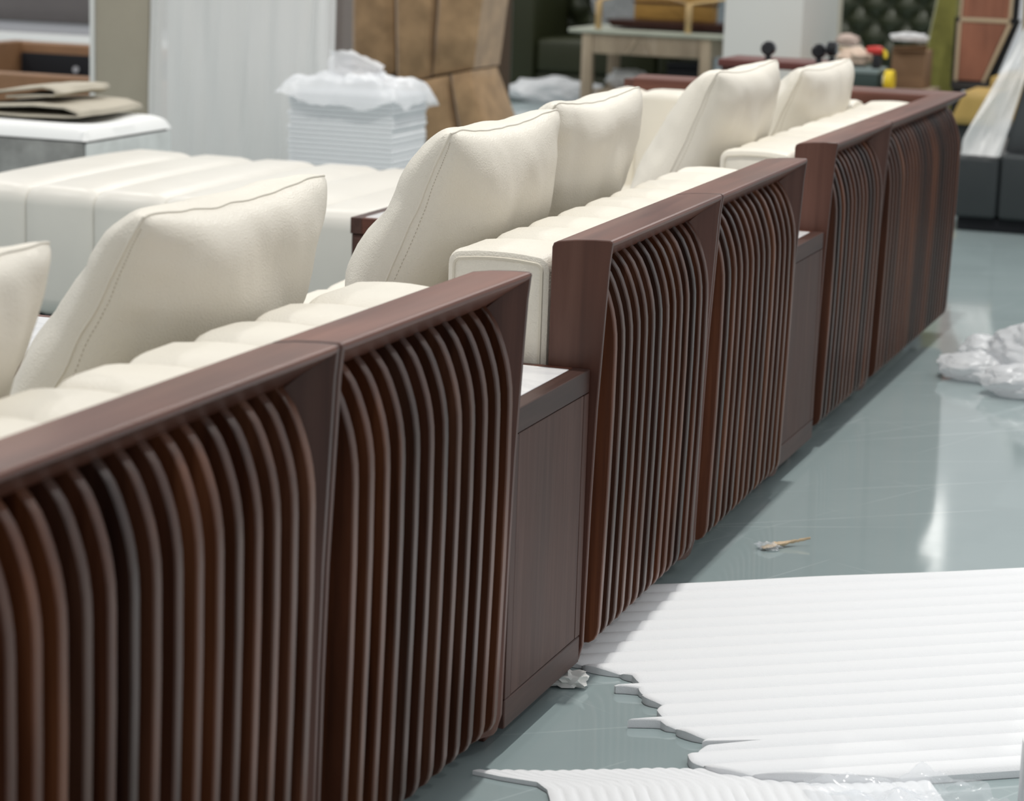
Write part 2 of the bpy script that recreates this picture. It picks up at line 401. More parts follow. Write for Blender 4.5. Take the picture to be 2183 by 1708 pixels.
BACKSEC = rr_section(-0.277, -0.101, 0.33, 0.687, 0.026, 5, 0.004)
SEATSEC = rr_section(-1.02, -0.285, 0.27, 0.405, 0.045, 5, 0.012)
def sofa(label, A, B, secs, phase=0.08, ncut=0.0, seat0=0.0):
    A = Vector(A); B = Vector(B); L = (B-A).length; rz = math.atan2(-(B.x-A.x), B.y-A.y)
    root = empty('modular_sofa', (A.x, A.y, 0), rz)
    tag(root, label, 'sofa', 'cream leather sofas with slatted walnut backs')
    for s in secs: section(root, *s[0], **s[1])
    channel_cushion('back_cushion', root, BACKSEC, 0.008, L-ncut-0.008, 0.165, 0.013, CREAM, phase)
    channel_cushion('seat_cushion', root, SEATSEC, 0.022, L-ncut-0.022, 0.33, 0.014, CREAM, phase)
    rbox('seat_base', -1.0, -0.105, 0.022, L-ncut-0.022, 0.05, 0.265, 0.012, CREAM2, root)
    for fx in (-0.93, -0.2):
        for fy in (0.08, L-0.12): rbox('foot', fx-0.03, fx+0.03, fy-0.03, fy+0.03, 0.0, 0.05, 0.003, W_VERT, root, 1)
    return root, L
A1, B1 = (-0.018, 1.355), (0.013, 3.178)
L1 = math.hypot(B1[0]-A1[0], B1[1]-A1[1])
sofa('nearest cream leather sofa with slatted walnut back, running out of the left side', A1, B1,
     [((0.0, 1.176), {}), ((1.177, L1), {'first': 0.060})], 0.135)
A2, B2 = (0.017, 3.541), (-0.003, 4.990)
L2 = math.hypot(B2[0]-A2[0], B2[1]-A2[1])
sofa('middle cream leather sofa with slatted walnut back, between the two marble topped side tables', A2, B2,
     [((0.0, 0.708), {}), ((0.709, L2), {})], 0.19)
A3, B3 = (-0.022, 5.374), (-0.026, 7.205)
L3 = math.hypot(B3[0]-A3[0], B3[1]-A3[1])
s3, _ = sofa('farthest cream leather corner sofa with a wooden arm turning left at its far end', A3, B3,
     [((0.0, 0.658), {}), ((0.659, L3), {'boards': (True, False), 'last': 0.030, 'mit': 1})], 0.12, 0.105)
# the arm that turns the corner: same rail and slats, run along -x at the far end of the third sofa
def corner_arm(parent, L, length):
    hold = empty('corner_arm_axis'); 
    Rm = Matrix.Translation((0, L-0.0015, 0)) @ Matrix.Rotation(math.radians(90), 4, 'Z')
    # local frame: x -> +y (outward), y -> -x
    V, F = loft([[(x, 0-x, z) for x, z in RP], [(x, length, z) for x, z in RP]])
    r_ = mesh('arm_rail', [Rm @ Vector(p) for p in V], F, W_RAILX, parent); r_.data.set_sharp_from_angle(angle=math.radians(14))
    rings = []
    for z, xo in BZ:
        zi = min(z, 0.7085)
        rings.append([(xo, length+0.03, z), (xo, length, z), (-0.098, length, zi), (-0.098, length+0.03, zi)])
    V, F = loft(rings); mesh('arm_end_board', [Rm @ Vector(p) for p in V], F, W_VERT, parent)
    V, F = loft([[(-0.0975, 0.1, 0.06), (-0.0765, 0.1, 0.06), (-0.0765, 0.1, 0.655), (-0.0975, 0.1, 0.655)], [(-0.0975, length, 0.06), (-0.0765, length, 0.06), (-0.0765, length, 0.655), (-0.0975, length, 0.655)]])
    mesh('arm_panel', [Rm @ Vector(p) for p in V], F, W_VERT, parent)
    n = 21
    for i in range(n):
        o = bpy.data.objects.new('slat', SLAT); C.objects.link(o); o.parent = parent
        o.location = (-(0.055+i*(length-0.09)/(n-1)), L-0.0015, 0); o.rotation_euler = (0, 0, math.radians(90))
    bpy.data.objects.remove(hold)
    sec = [(p[0], p[1]) for p in rr_section(L-0.277, L-0.101, 0.33, 0.687, 0.026, 5, 0.004)]
    channel_cushion('arm_cushion', parent, sec, -1.02, -0.282, 0.165, 0.016, CREAM, 0.08, 'X', 3.0)
corner_arm(s3, L3, 1.0)

# ------------------------------------------------------------------ side tables between the sofas
def side_table(label, y0, y1, xo, xi=-1.05):
    root = empty('side_table', (xo, y0, 0)); tag(root, label, 'side table', 'marble topped walnut side tables')
    D = y1-y0; X = xi-xo; g = 0.0015
    rbox('carcass', X+0.004, -0.014, 0.004, D-0.004, 0.082, 0.476, 0.001, W_TAB, root, 1)
    rbox('plinth', X, 0.0, 0, D, 0.036, 0.080, 0.0015, W_TABY, root, 1)
    for fx in (X+0.06, -0.06):
        for fy in (0.05, D-0.05): rbox('foot', fx-0.02, fx+0.02, fy-0.02, fy+0.02, 0, 0.036, 0.002, W_VERT, root, 1)
    # outer face: stile, panel, stile with open joints
    rbox('stile', -0.014, 0.0, 0.0, 0.024, 0.0815, 0.4775, 0.0008, W_TAB, root, 1)
    rbox('stile', -0.014, 0.0, D-0.024, D, 0.0815, 0.4775, 0.0008, W_TAB, root, 1)
    rbox('face_panel', -0.014, -0.0005, 0.024+g, D-0.024-g, 0.0815, 0.4775, 0.0008, W_TAB, root, 1)
    rbox('front_panel', X, X+0.004, 0.01, D-0.01, 0.0815, 0.4775, 0.0008, W_TAB, root, 1)
    rbox('side_panel', X+0.01, X+0.30, 0.0, 0.004, 0.0815, 0.470, 0.0008, W_TAB, root, 1)
    # top frame with an inlaid stone
    b_ = 0.028
    rbox('top_border', -b_, 0.0, 0, D, 0.479, 0.516, 0.0012, W_TABY, root, 1)
    rbox('top_border', X, X+b_, 0, D, 0.479, 0.516, 0.0012, W_TABY, root, 1)
    rbox('top_border', X+b_, -b_, 0, b_*0.7, 0.479, 0.516, 0.0012, W_RAILX, root, 1)
    rbox('top_border', X+b_, -b_, D-b_*0.7, D, 0.479, 0.516, 0.0012, W_RAILX, root, 1)
    rbox('marble_inlay', X+b_+0.0005, -b_-0.0005, b_*0.7+0.0005, D-b_*0.7-0.0005, 0.49, 0.5165, 0.001, MARBLE, root, 1)
side_table('walnut side table with white marble top between the nearest and middle sofas', 3.183, 3.536, -0.009)
side_table('walnut side table with white marble top between the middle and farthest sofas', 4.996, 5.369, -0.040)

# ------------------------------------------------------------------ throw pillows
def pillow(label, y0, y1, xt, zt, tilt, h=0.50, T=0.105, seed=0.0, yaw=0.0, rollv=0.0, sag=0.055, xt2=None, zt2=None):
    W_ = (y1-y0)/2; H_ = h/2
    tr = math.radians(tilt)
    v_ = Vector((math.sin(tr), 0, math.cos(tr))); u_ = Vector((0, 1, 0)); n_ = Vector((math.cos(tr), 0, -math.sin(tr)))
    top = Vector((xt, (y0+y1)/2, zt)); ctr = top-v_*H_
    base = Vector((ctr.x-v_.x*H_, ctr.y, ctr.z-v_.z*H_))
    N = 46
    def P(a, b_, side):
        # a,b in -1..1
        kk = 1-0.045*(abs(a*b_))**7
        ea = 1-sag*1.0*(1-b_*b_)*abs(a)**3*0.9; eb = 1-sag*(1-a*a)*abs(b_)**3*(1.7 if b_ > 0 else 0.6)
        x = W_*a*ea*kk; z = H_*b_*eb*kk
        t = ((1-abs(a)**2.3)*(1-abs(b_)**2.3))
        t = max(t, 0)**0.42
        th = T*t*(1.0+0.12*noise.noise(Vector((a*1.1+seed, b_*1.1, side*3))))
        # fullness sinks to the lower half
        th *= 1.0-0.18*b_*(1 if b_ > 0 else 0.3)
        th *= 1.0+0.20*noise.noise(Vector((a*1.9+seed*3, b_*1.5, side*2+4)))
        # soft dents and creases that start at the seams
        cr = 0.0
        edge = max(abs(a), abs(b_))
        cr += 0.016*noise.noise(Vector((a*2.2+seed*2, b_*2.2, side*5+1)))*t
        cr += 0.011*noise.noise(Vector((a*7+seed, b_*3.0, side*7)))*max(0, edge-0.35)*t**0.5
        cr += 0.009*noise.noise(Vector((a*3.0-seed, b_*9, side*9)))*max(0, abs(a)-0.4)*t**0.5
        wv = 0.004*noise.noise(Vector((a*5+seed, b_*5, 11)))*(1-t)
        d = side*(th+cr)+wv
        return ctr+u_*(x+rollv*(z-H_))+v_*z+n_*d
    idx = {}; V = []; F = []
    def ease(k): 
        s = -1+2*k/N
        return math.sin(s*math.pi/2)*0.55+s*0.45
    for side in (1, -1):
        for i in range(N+1):
            for j in range(N+1):
                bd = i in (0, N) or j in (0, N)
                key = (i, j, 0 if bd else side)
                if key not in idx: idx[key] = len(V); V.append(P(ease(i), ease(j), side)-Vector((base.x, base.y, 0)))
    def g(i, j, s): return idx[(i, j, 0 if (i in (0, N) or j in (0, N)) else s)]
    for side in (1, -1):
        for i in range(N):
            for j in range(N):
                F.append((g(i, j, side), g(i+1, j, side), g(i+1, j+1, side), g(i, j+1, side)))
    root = empty('throw_pillow', (base.x, base.y, 0)); tag(root, label, 'pillow', 'cream leather throw pillows on the sofas')
    mesh('cover', V, F, CREAM, root)
    loop = [(i, 0) for i in range(N)]+[(N, j) for j in range(N)]+[(i, N) for i in range(N, 0, -1)]+[(0, j) for j in range(N, 0, -1)]
    tube('seam', [V[g(i, j, 1)] for i, j in loop], 0.0019, SEAM, root, 8, True)
    # stitched line beside the seam: short threads
    SV = []; SF_ = []
    def stitch(p, q):
        d = (q-p); m_ = d.normalized(); s_ = m_.cross(n_).normalized()*0.0007
        k = len(SV); SV.extend([p+s_+n_*0.0009, p-s_+n_*0.0009, q-s_+n_*0.0009, q+s_+n_*0.0009, p-n_*0.0005, q-n_*0.0005])
        SF_.extend([(k, k+1, k+2, k+3), (k, k+3, k+5, k+4), (k+1, k+4, k+5, k+2), (k, k+4, k+1), (k+3, k+2, k+5)])
    for k in range(3, N-3):
        p, q = V[g(0, k, 1)].lerp(V[g(1, k, 1)], 0.42), V[g(0, k+1, 1)].lerp(V[g(1, k+1, 1)], 0.42)
        for f0, f1 in ((0.05, 0.33), (0.55, 0.83)): stitch(p.lerp(q, f0), p.lerp(q, f1))
    mesh('stitching', SV, SF_, STITCH, root, False)
    return root
pillow('cream leather pillow cut off by the left edge of the view', 1.83, 2.425, -0.310, 0.838, 28, 0.50, 0.10, 1.3)
pillow('large cream leather pillow at the far end of the nearest sofa', 2.655, 3.235, -0.325, 0.838, 26, 0.50, 0.11, 4.7, rollv=0.13)
pillow('tall cream leather pillow at the near end of the middle sofa', 3.705, 4.285, -0.320, 0.862, 23, 0.52, 0.11, 8.2)
pillow('cream leather pillow at the far end of the middle sofa', 4.29, 4.865, -0.335, 0.868, 23, 0.52, 0.10, 12.9)
pillow('cream leather pillow with a pointed corner at the near end of the farthest sofa', 5.40, 6.02, -0.318, 0.868, 23, 0.52, 0.105, 17.4)
pillow('cream leather pillow at the far end of the farthest sofa, before the corner', 6.28, 6.93, -0.317, 0.825, 23, 0.48, 0.10, 21.7)

# ------------------------------------------------------------------ cream ottoman with channels
def ottoman():
    x0, x1, y0, y1, zt = -2.565, -1.293, 5.75, 6.82, 0.425
    root = empty('ottoman', ((x0+x1)/2, (y0+y1)/2, 0)); tag(root, 'wide cream leather ottoman with deep stitched channels beyond the pillows', 'ottoman')
    cx, cy = (x0+x1)/2, (y0+y1)/2
    sec = rr_section(y0-cy, y1-cy, 0.06, zt, 0.055, 6, 0.006)
    channel_cushion('upholstery', root, sec, x0-cx, x1-cx, 0.212, 0.016, CREAM2, 0.212, 'X', 1.0, 0.03)
    rbox('plinth', x0-cx+0.05, x1-cx-0.05, y0-cy+0.05, y1-cy-0.05, 0, 0.065, 0.004, BLACK, root)
ottoman()

# ------------------------------------------------------------------ packing foam, film and scraps on the floor
def foam_sheet(name, label, ang, t0, t1, s0f, s1, pitch, z0, amp, n_s=70, n_per=8, zlift=None, seed=0.0):
    c_, s_ = math.cos(ang), math.sin(ang); V = []; F = []
    rows = int((t1-t0)/pitch*n_per)
    for i in range(rows+1):
        t = t0+(t1-t0)*i/rows
        ph = ((t-t0)/pitch) % 1.0
        a = s0f(t)+0.006*noise.noise(Vector((t*40, seed, 0)))-0.016*abs(math.sin(math.pi*ph))**0.6
        for j in range(n_s+1):
            k = (j/n_s)**1.6
            s__ = a+(s1-a)*k
            rz = amp*abs(math.sin(math.pi*ph))**0.6
            e = min(1.0, j/3.0)
            z = z0+rz*(0.75+0.25*e)+0.003*(0.5+0.5*noise.noise(Vector((s__*2.2, t*2.2, seed))))+ (zlift(s__, t) if zlift else 0)
            V.append((s__*c_-t*s_+0.0025*noise.noise(Vector((t*8, s__*3, 2))), s__*s_+(t+0.020*noise.noise(Vector((s__*4.0, 7, seed)))*max(0, (i/rows-0.75)/0.25))*c_, z))
    w_ = n_s+1
    for i in range(rows):
        for j in range(n_s): F.append((i*w_+j, i*w_+j+1, (i+1)*w_+j+1, (i+1)*w_+j))
    # skirt down to the floor
    rim = [j for j in range(w_)]+[i*w_+n_s for i in range(1, rows+1)]+[rows*w_+j for j in range(n_s-1, -1, -1)]+[i*w_ for i in range(rows-1, 0, -1)]
    b0 = len(V)
    for r_ in rim: V.append((V[r_][0], V[r_][1], 0.0006))
    m_ = len(rim)
    for k in range(m_): F.append((rim[k], rim[(k+1) % m_], b0+(k+1) % m_, b0+k))
    cx = sum(v[0] for v in V)/len(V); cy = sum(v[1] for v in V)/len(V)
    o = mesh(name, [(v[0]-cx, v[1]-cy, v[2]) for v in V], F, FOAM, None, True, (cx, cy, 0))
    return tag(o, label, 'foam sheet')
LEFT = [(2.385, 2.33), (2.40, 2.24), (2.43, 2.15), (2.46, 2.10), (2.50, 2.075), (2.545, 2.085), (2.562, 2.12), (2.566, 2.22), (2.572, 2.12), (2.60, 2.125), (2.636, 2.105), (2.665, 2.085), (2.680, 2.090), (2.686, 2.070), (2.691, 2.035), (2.697, 2.075), (2.704, 2.09), (2.73, 2.10), (2.755, 2.115), (2.79, 2.10), (2.82, 2.095), (2.836, 2.105), (2.846, 2.085), (2.852, 2.062), (2.862, 2.092), (2.874, 2.11), (2.90, 2.115), (2.93, 2.085), (2.97, 2.05), (3.0, 2.02), (3.04, 1.985), (3.12, 2.04), (3.40, 2.23)]
def interp(tab):
    def f(t):
        if t <= tab[0][0]: return tab[0][1]
        for (a, b_), (c_, d_) in zip(tab, tab[1:]):
            if t <= c_: return b_+(d_-b_)*(t-a)/(c_-a)
        return tab[-1][1]
    return f
foam_sheet('foam_sheet', 'large white ridged foam sheet with a torn edge spread beside the middle sofa', math.radians(34.8), 2.385, 3.40, interp(LEFT), 3.35, 0.054, 0.0025, 0.0115, 80, 12,
           lambda s_, t: 0.007*max(0, (2.50-t)/0.11), 3.0)
SH2 = [(-0.30, -0.02), (-0.02, 0.10), (-0.012, 0.05), (0.0, 0.0)]
def foam2():
    ang = math.radians(25.0); c_, s_ = math.cos(ang), math.sin(ang); ox, oy = -0.018, 3.078
    V = []; F = []; ns, nt_ = 200, 14
    for i in range(nt_+1):
        t = -0.34*i/nt_
        for j in range(ns+1):
            a = 0.0+ (0.10*max(0, min(1, (-t-0.005)/0.05)) if t < 0 else 0)+0.006*noise.noise(Vector((t*50, 1, 1)))
            s__ = a+(0.66-a)*j/ns
            z = 0.004+0.0022*abs(math.sin(math.pi*s__/0.020))**0.7+0.003*noise.noise(Vector((s__*5, t*5, 4)))+0.0025
            tt = t+0.005*noise.noise(Vector((s__*14, 3, 1)))*(1 if i == 0 else 0.5)
            V.append((ox+s__*c_-tt*s_, oy+s__*s_+tt*c_, z))
    w_ = ns+1
    for i in range(nt_):
        for j in range(ns): F.append((i*w_+j, i*w_+j+1, (i+1)*w_+j+1, (i+1)*w_+j))
    rim = [j for j in range(w_)]+[i*w_+ns for i in range(1, nt_+1)]+[nt_*w_+j for j in range(ns-1, -1, -1)]+[i*w_ for i in range(nt_-1, 0, -1)]
    b0 = len(V)
    for r_ in rim: V.append((V[r_][0], V[r_][1], 0.0005))
    for k in range(len(rim)): F.append((rim[k], rim[(k+1) % len(rim)], b0+(k+1) % len(rim), b0+k))
    o = mesh('foam_sheet', [(v[0]-0.3, v[1]-3.0, v[2]) for v in V], F, FOAM, None, True, (0.3, 3.0, 0))
    tag(o, 'narrow white foam sheet with fine ribs along the bottom edge, partly under the large sheet', 'foam sheet')
foam2()
def crumple(name, cx, cy, cz, rx, ry, rz, mat, seed, amp=0.35, freq=2.2, res=3, squash=True, loc_z=0.0):
    bm = bmesh.new(); bmesh.ops.create_icosphere(bm, subdivisions=res, radius=1.0)
    for v in bm.verts:
        d = v.co.normalized()
        k = 1+amp*(abs(noise.noise(d*freq+Vector((seed, seed, 0))))*1.6-0.35)+amp*0.55*(abs(noise.noise(d*freq*2.7+Vector((0, seed, seed))))-0.2)+amp*0.22*noise.noise(d*freq*7+Vector((seed, 0, seed)))
        v.co = Vector((d.x*rx*k, d.y*ry*k, d.z*rz*k+cz))
        if squash and v.co.z < 0.002: v.co.z = 0.002
    me = bpy.data.meshes.new(name); bm.to_mesh(me); bm.free()
    return link(name, me, mat, None, True, (cx, cy, loc_z))
def film_sheet(name, pts, n, m_, amp, mat, seed, zbase=0.006):
    # crumpled film over a quad given by four floor corners
    A, B, Cc, D = [Vector((*p, 0)) for p in pts]; V = []; F = []
    for i in range(n+1):
        for j in range(m_+1):
            u, v_ = i/n, j/m_
            p = A.lerp(B, u).lerp(D.lerp(Cc, u), v_)
            p += Vector((noise.noise(p*9+Vector((seed, 0, 0))), noise.noise(p*9+Vector((0, seed, 0))), 0))*0.018
            h = abs(noise.noise(p*11+Vector((seed, 0, 3))))+0.5*abs(noise.noise(p*27+Vector((0, seed, 3))))
            V.append((p.x, p.y, zbase+amp*h))
    w_ = m_+1
    for i in range(n):
        for j in range(m_): F.append((i*w_+j, i*w_+j+1, (i+1)*w_+j+1, (i+1)*w_+j))
    cx = sum(v[0] for v in V)/len(V); cy = sum(v[1] for v in V)/len(V)
    return mesh(name, [(a-cx, b_-cy, c_) for a, b_, c_ in V], F, mat, None, True, (cx, cy, 0))
tag(film_sheet('plastic_film', [(0.44, 3.205), (0.60, 3.02), (0.76, 3.16), (0.672, 3.318)], 30, 30, 0.035, FILM, 2.0, 0.016), 'crumpled clear plastic film lying at the lower right on the foam', 'plastic film')
# crumpled film bag right of the sofa
root = empty('plastic_bundle', (0.33, 6.55, 0)); tag(root, 'crumpled heap of clear plastic wrap on the grey floor right of the farthest sofa', 'plastic wrap')
for (px_, py_, rx, ry, rz, sd) in ((0.40, 6.52, 0.21, 0.17, 0.095, 1.0), (0.165, 6.70, 0.085, 0.075, 0.045, 5.0), (0.18, 6.47, 0.12, 0.08, 0.040, 9.0), (0.33, 6.30, 0.13, 0.08, 0.045, 13.0)):
    o = crumple('film_lobe', px_-0.33, py_-6.55, rz*0.85, rx, ry, rz, FILM3, sd, 0.20, 1.15, 5); o.parent = root
# torn tissue under the first side table
o = crumple('tissue_scrap', -0.022, 3.518, 0.012, 0.032, 0.022, 0.016, PAPER, 3.3, 0.7, 2.0, 3); tag(o, 'small crumpled white tissue scrap on the floor under the nearest side table', 'paper scrap')
# curled wood shaving
def shaving():
    V = []; F = []; n = 26
    for i in range(n+1):
        u = i/n; x = -0.055+0.11*u; w_ = 0.010*(math.sin(math.pi*min(1, u*1.15+0.1)))**0.7*(1.2-u)+0.001
        z = 0.003+0.012*max(0, u-0.55)**1.2*2+0.003*abs(noise.noise(Vector((u*9, 0, 1))))
        y = 0.010*math.sin(u*3.0)+0.012*u
        for s_ in (-1, -0.3, 0.4, 1): V.append((x+0.002*noise.noise(Vector((u*12, s_*3, 0))), y+s_*w_, z+(0.006*s_*s_ if u > 0.3 else 0.002)+0.002*noise.noise(Vector((u*14, s_*2, 5)))))
    for i in range(n):
        for j in range(3): F.append((i*4+j, i*4+j+1, i*4+j+5, i*4+j+4))
    o = mesh('wood_shaving', V, F, SHAVE, None, True, (0.108, 4.505, 0)); o.rotation_euler = (0, 0, math.radians(38))
    md = o.modifiers.new('thickness', 'SOLIDIFY'); md.thickness = 0.0012
    tag(o, 'curled tan wood shaving lying alone on the grey floor', 'shaving')
shaving()
o = crumple('plastic_fluff', 0.075, 4.485, 0.006, 0.022, 0.016, 0.008, FILM, 6.1, 0.7, 2.5, 3); tag(o, 'tiny wisp of clear plastic beside the wood shaving', 'plastic scrap')

# ------------------------------------------------------------------ furniture and stock standing behind
def pquad(name, cs, y, depth, puff, mat, parent, n=10, edge=0.012, off=(0, 0, 0), lean=0.0):
    # padded panel: corners (x,z) bl, br, tr, tl at the front plane y, bulging toward -y; lean moves the top back
    V = []; F = []
    (ax, az), (bx, bz), (cx, cz), (dx, dz) = cs
    z0 = min(p[1] for p in cs)
    for i in range(n+1):
        for j in range(n+1):
            u, v_ = i/n, j/n
            x = (ax*(1-u)+bx*u)*(1-v_)+(dx*(1-u)+cx*u)*v_; z = (az*(1-u)+bz*u)*(1-v_)+(dz*(1-u)+cz*u)*v_
            e = min(u, 1-u, v_, 1-v_); k = (1-(1-min(1, e*5))**2)
            b_ = puff*(max(0, 16*u*(1-u)*v_*(1-v_)))**0.3
            V.append((x-off[0], y-b_-edge*k+lean*(z-z0)-off[1], z-off[2]))
    w_ = n+1
    for i in range(n):
        for j in range(n): F.append((i*w_+j, i*w_+j+1, (i+1)*w_+j+1, (i+1)*w_+j))
    rim = [j for j in range(w_)]+[i*w_+n for i in range(1, w_)]+[n*w_+j for j in range(n-1, -1, -1)]+[i*w_ for i in range(n-1, 0, -1)]
    b0 = len(V)
    for r_ in rim: V.append((V[r_][0], V[r_][1]+depth, V[r_][2]))
    m_ = len(rim)
    for k in range(m_): F.append((rim[k], rim[(k+1) % m_], b0+(k+1) % m_, b0+k))
    F.append(tuple(b0+k for k in range(m_)))
    return mesh(name, V, F, mat, parent)
def T(name, label, cat, x, y, group=None):
    r_ = empty(name, (x, y, 0)); tag(r_, label, cat, group); return r_
# grey velvet block with white padded top and folded cloth
r_ = T('velvet_bench', 'grey velvet bench with a white padded top under the folded beige cloth', 'bench', -3.6, 7.3)
rbox('body', -0.75, 0.73, -0.30, 0.30, 0.0, 0.405, 0.012, GVELV, r_)
rbox('end_panel', 0.731, 0.742, -0.295, 0.295, 0.01, 0.40, 0.004, GVELV2, r_)
def padtop():
    V = []; F = []; n, m_ = 90, 44
    for i in range(n+1):
        for j in range(m_+1):
            u, v_ = i/n, j/m_; e = min(u*1.48, (1-u)*1.48, v_*0.6, (1-v_)*0.6)
            z = 0.408+0.045*math.sqrt(max(0, 1-(1-min(1, e/0.06))**2))+0.014*noise.noise(Vector((u*4, v_*3, 2)))*min(1, e/0.1)
            V.append((-0.75+1.49*u, -0.30+0.60*v_, z))
    w_ = m_+1
    for i in range(n):
        for j in range(m_): F.append((i*w_+j, i*w_+j+1, (i+1)*w_+j+1, (i+1)*w_+j))
    mesh('padded_top', V, F, OFFW, r_)
padtop()
def ribbon(name, path, y0, y1, mat, parent, th=0.008, ny=8, seed=0.0, skew=0.0):
    V = []; F = []; n = len(path)
    for i, (x, z) in enumerate(path):
        for j in range(ny+1):
            v_ = j/ny
            V.append((x+skew*(v_-0.5)+0.012*noise.noise(Vector((i*0.4, v_*3, seed))), y0+(y1-y0)*v_, z+0.006*noise.noise(Vector((x*9, v_*4, seed+2)))))
    w_ = ny+1
    for i in range(n-1):
        for j in range(ny): F.append((i*w_+j, i*w_+j+1, (i+1)*w_+j+1, (i+1)*w_+j))
    o = mesh(name, V, F, mat, parent)
    md = o.modifiers.new('thickness', 'SOLIDIFY'); md.thickness = th; md.offset = 0
    return o
r_ = T('folded_cloth', 'folded beige cloth lying on the white padded bench', 'cloth', -3.4, 7.3)
ribbon('lower_fold', [(-0.04, 0.478), (0.06, 0.490), (0.16, 0.498), (0.28, 0.506), (0.40, 0.502), (0.45, 0.489), (0.455, 0.477), (0.40, 0.471), (0.24, 0.468), (0.10, 0.470), (-0.02, 0.472)], -0.20, 0.24, BEIGE2, r_, 0.008, 8, 1.0)
ribbon('upper_fold', [(-0.36, 0.486), (-0.20, 0.496), (-0.04, 0.514), (0.10, 0.537), (0.20, 0.551), (0.28, 0.560), (0.325, 0.556), (0.338, 0.545), (0.322, 0.534), (0.25, 0.530), (0.14, 0.522)], -0.14, 0.22, BEIGE2, r_, 0.008, 8, 5.0)
ribbon('loose_end', [(-0.52, 0.484), (-0.42, 0.494), (-0.34, 0.500), (-0.28, 0.515), (-0.24, 0.508), (-0.16, 0.50)], -0.22, 0.1, BEIGE2, r_, 0.008, 8, 9.0)
# open tan leather bed frame
r_ = T('bed_frame', 'open tan leather bed frame with a black lining at the left edge', 'bed frame', -4.9, 10.6)
rbox('near_rail', -2.2, 1.3, -0.95, -0.85, 0.03, 0.385, 0.02, TAN, r_)
rbox('far_rail', -0.95, 1.3, 0.85, 0.95, 0.03, 0.40, 0.02, TAN, r_)
V, F = loft([[(-1.12, -0.86, 0.03), (-1.02, -0.86, 0.03), (-1.02, -0.86, 0.385), (-1.12, -0.86, 0.385)], [(-0.97, 0.95, 0.03), (-0.87, 0.95, 0.03), (-0.87, 0.95, 0.40), (-0.97, 0.95, 0.40)]])
mesh('side_rail', V, F, TAN, r_)
rbox('lining', -0.86, 1.25, 0.825, 0.848, 0.05, 0.345, 0.003, BLACK, r_)
rbox('deck', -1.0, 1.28, -0.84, 0.82, 0.05, 0.12, 0.004, BLACK, r_)
for zx in (0.20, 0.27): lathe('bolt', [(0.0, 0.0), (0.018, 0.0), (0.018, 0.008), (0.0, 0.012)], SILV, r_, 12, (-0.52, 0.81, zx), 'Y')
# grey sofa with silver base beyond
r_ = T('grey_sofa', 'dark grey fabric sofa with a silver base in the upper left corner', 'sofa', -6.6, 13.6)
pquad('back', [(-1.6, 0.40), (1.2, 0.40), (1.2, 0.95), (-1.6, 0.95)], -0.35, 0.6, 0.03, GREYF, r_, 12)
rbox('base', -1.6, 1.2, -0.33, 0.5, 0.31, 0.40, 0.01, SILV, r_)
rbox('seat_pad', -1.6, 1.2, -0.50, -0.34, 0.05, 0.33, 0.015, OFFW, r_)
# upright beige panel with a white edge
r_ = T('upright_panel', 'tall beige upholstered panel with a white edge strip standing upright', 'panel', -3.79, 9.05)
rbox('board', -0.155, 0.10, -0.06, 0.06, 0.0, 2.0, 0.012, BEIGE, r_)
rbox('edge_strip', -0.178, -0.156, -0.065, 0.065, 0.0, 2.0, 0.004, WHITE, r_)
# tall wrapped panel: pale board inside draped film
r_ = T('wrapped_panel', 'tall pale panel wrapped in milky plastic film behind the ottoman', 'wrapped panel', -3.225, 9.0)
rbox('panel', -0.41, 0.30, 0.04, 0.16, 0.0, 1.9, 0.01, plain('pale_panel', (0.82, 0.81, 0.78), 0.7), r_)
rbox('back_board', 0.30, 0.37, 0.08, 0.18, 0.0, 1.9, 0.008, plain('taupe_panel', (0.20, 0.17, 0.155), 0.7), r_)
def drape():
    V = []; F = []; n, m_ = 60, 44
    for i in range(n+1):
        u = i/n
        for j in range(m_+1):
            v_ = j/m_; z = 1.95*v_+0.005
            fold = 0.030*noise.noise(Vector((u*7+z*0.9, z*0.7, 1)))+0.020*noise.noise(Vector((u*19-z*1.2, z*1.1, 5)))
            fold += 0.03*math.exp(-((u-0.93)/0.025)**2)+0.022*math.exp(-((u-0.06)/0.03)**2)
            V.append((-0.45+0.84*u+0.01*noise.noise(Vector((u*5, z*2, 9))), -0.045-fold, z))
    w_ = m_+1
    for i in range(n):
        for j in range(m_): F.append((i*w_+j, i*w_+j+1, (i+1)*w_+j+1, (i+1)*w_+j))
    mesh('film_drape', V, F, FILM2, r_)
drape()
# bundle of foam sheets wrapped in plastic
r_ = T('foam_bundle', 'upright bundle of stacked white foam sheets with a crumpled plastic cover', 'foam bundle', -2.58, 8.6)
for k in range(26):
    z = 0.012+k*0.0185; d_ = 0.010*noise.noise(Vector((k*0.7, 2, 1)))
    rbox('foam_layer', -0.215+d_, 0.222+d_*0.5, -0.17, 0.17, z, z+0.0175, 0.006, FOAM, r_, 2)
def cover():
    V = []; F = []; n, m_ = 44, 30
    for i in range(n+1):
        for j in range(m_+1):
            u, v_ = i/n*2-1, j/m_*2-1
            x = 0.262*u; y = 0.215*v_
            e = max(abs(u), abs(v_))
            z = 0.535+0.030*noise.noise(Vector((u*2.2, v_*2.2, 3)))+0.022*abs(noise.noise(Vector((u*5, v_*5, 8))))
            dr = max(0, e-0.80)/0.20
            z -= dr**1.2*(0.075+0.035*noise.noise(Vector((u*1.6, v_*1.6, 6)))+0.02*u)
            V.append((x*(1-0.02*dr), y*(1-0.02*dr), z))
    w_ = m_+1
    for i in range(n):
        for j in range(m_): F.append((i*w_+j, i*w_+j+1, (i+1)*w_+j+1, (i+1)*w_+j))
    o = mesh('crumpled_cover', V, F, FILM3, r_)
cover()
V = []; F = []
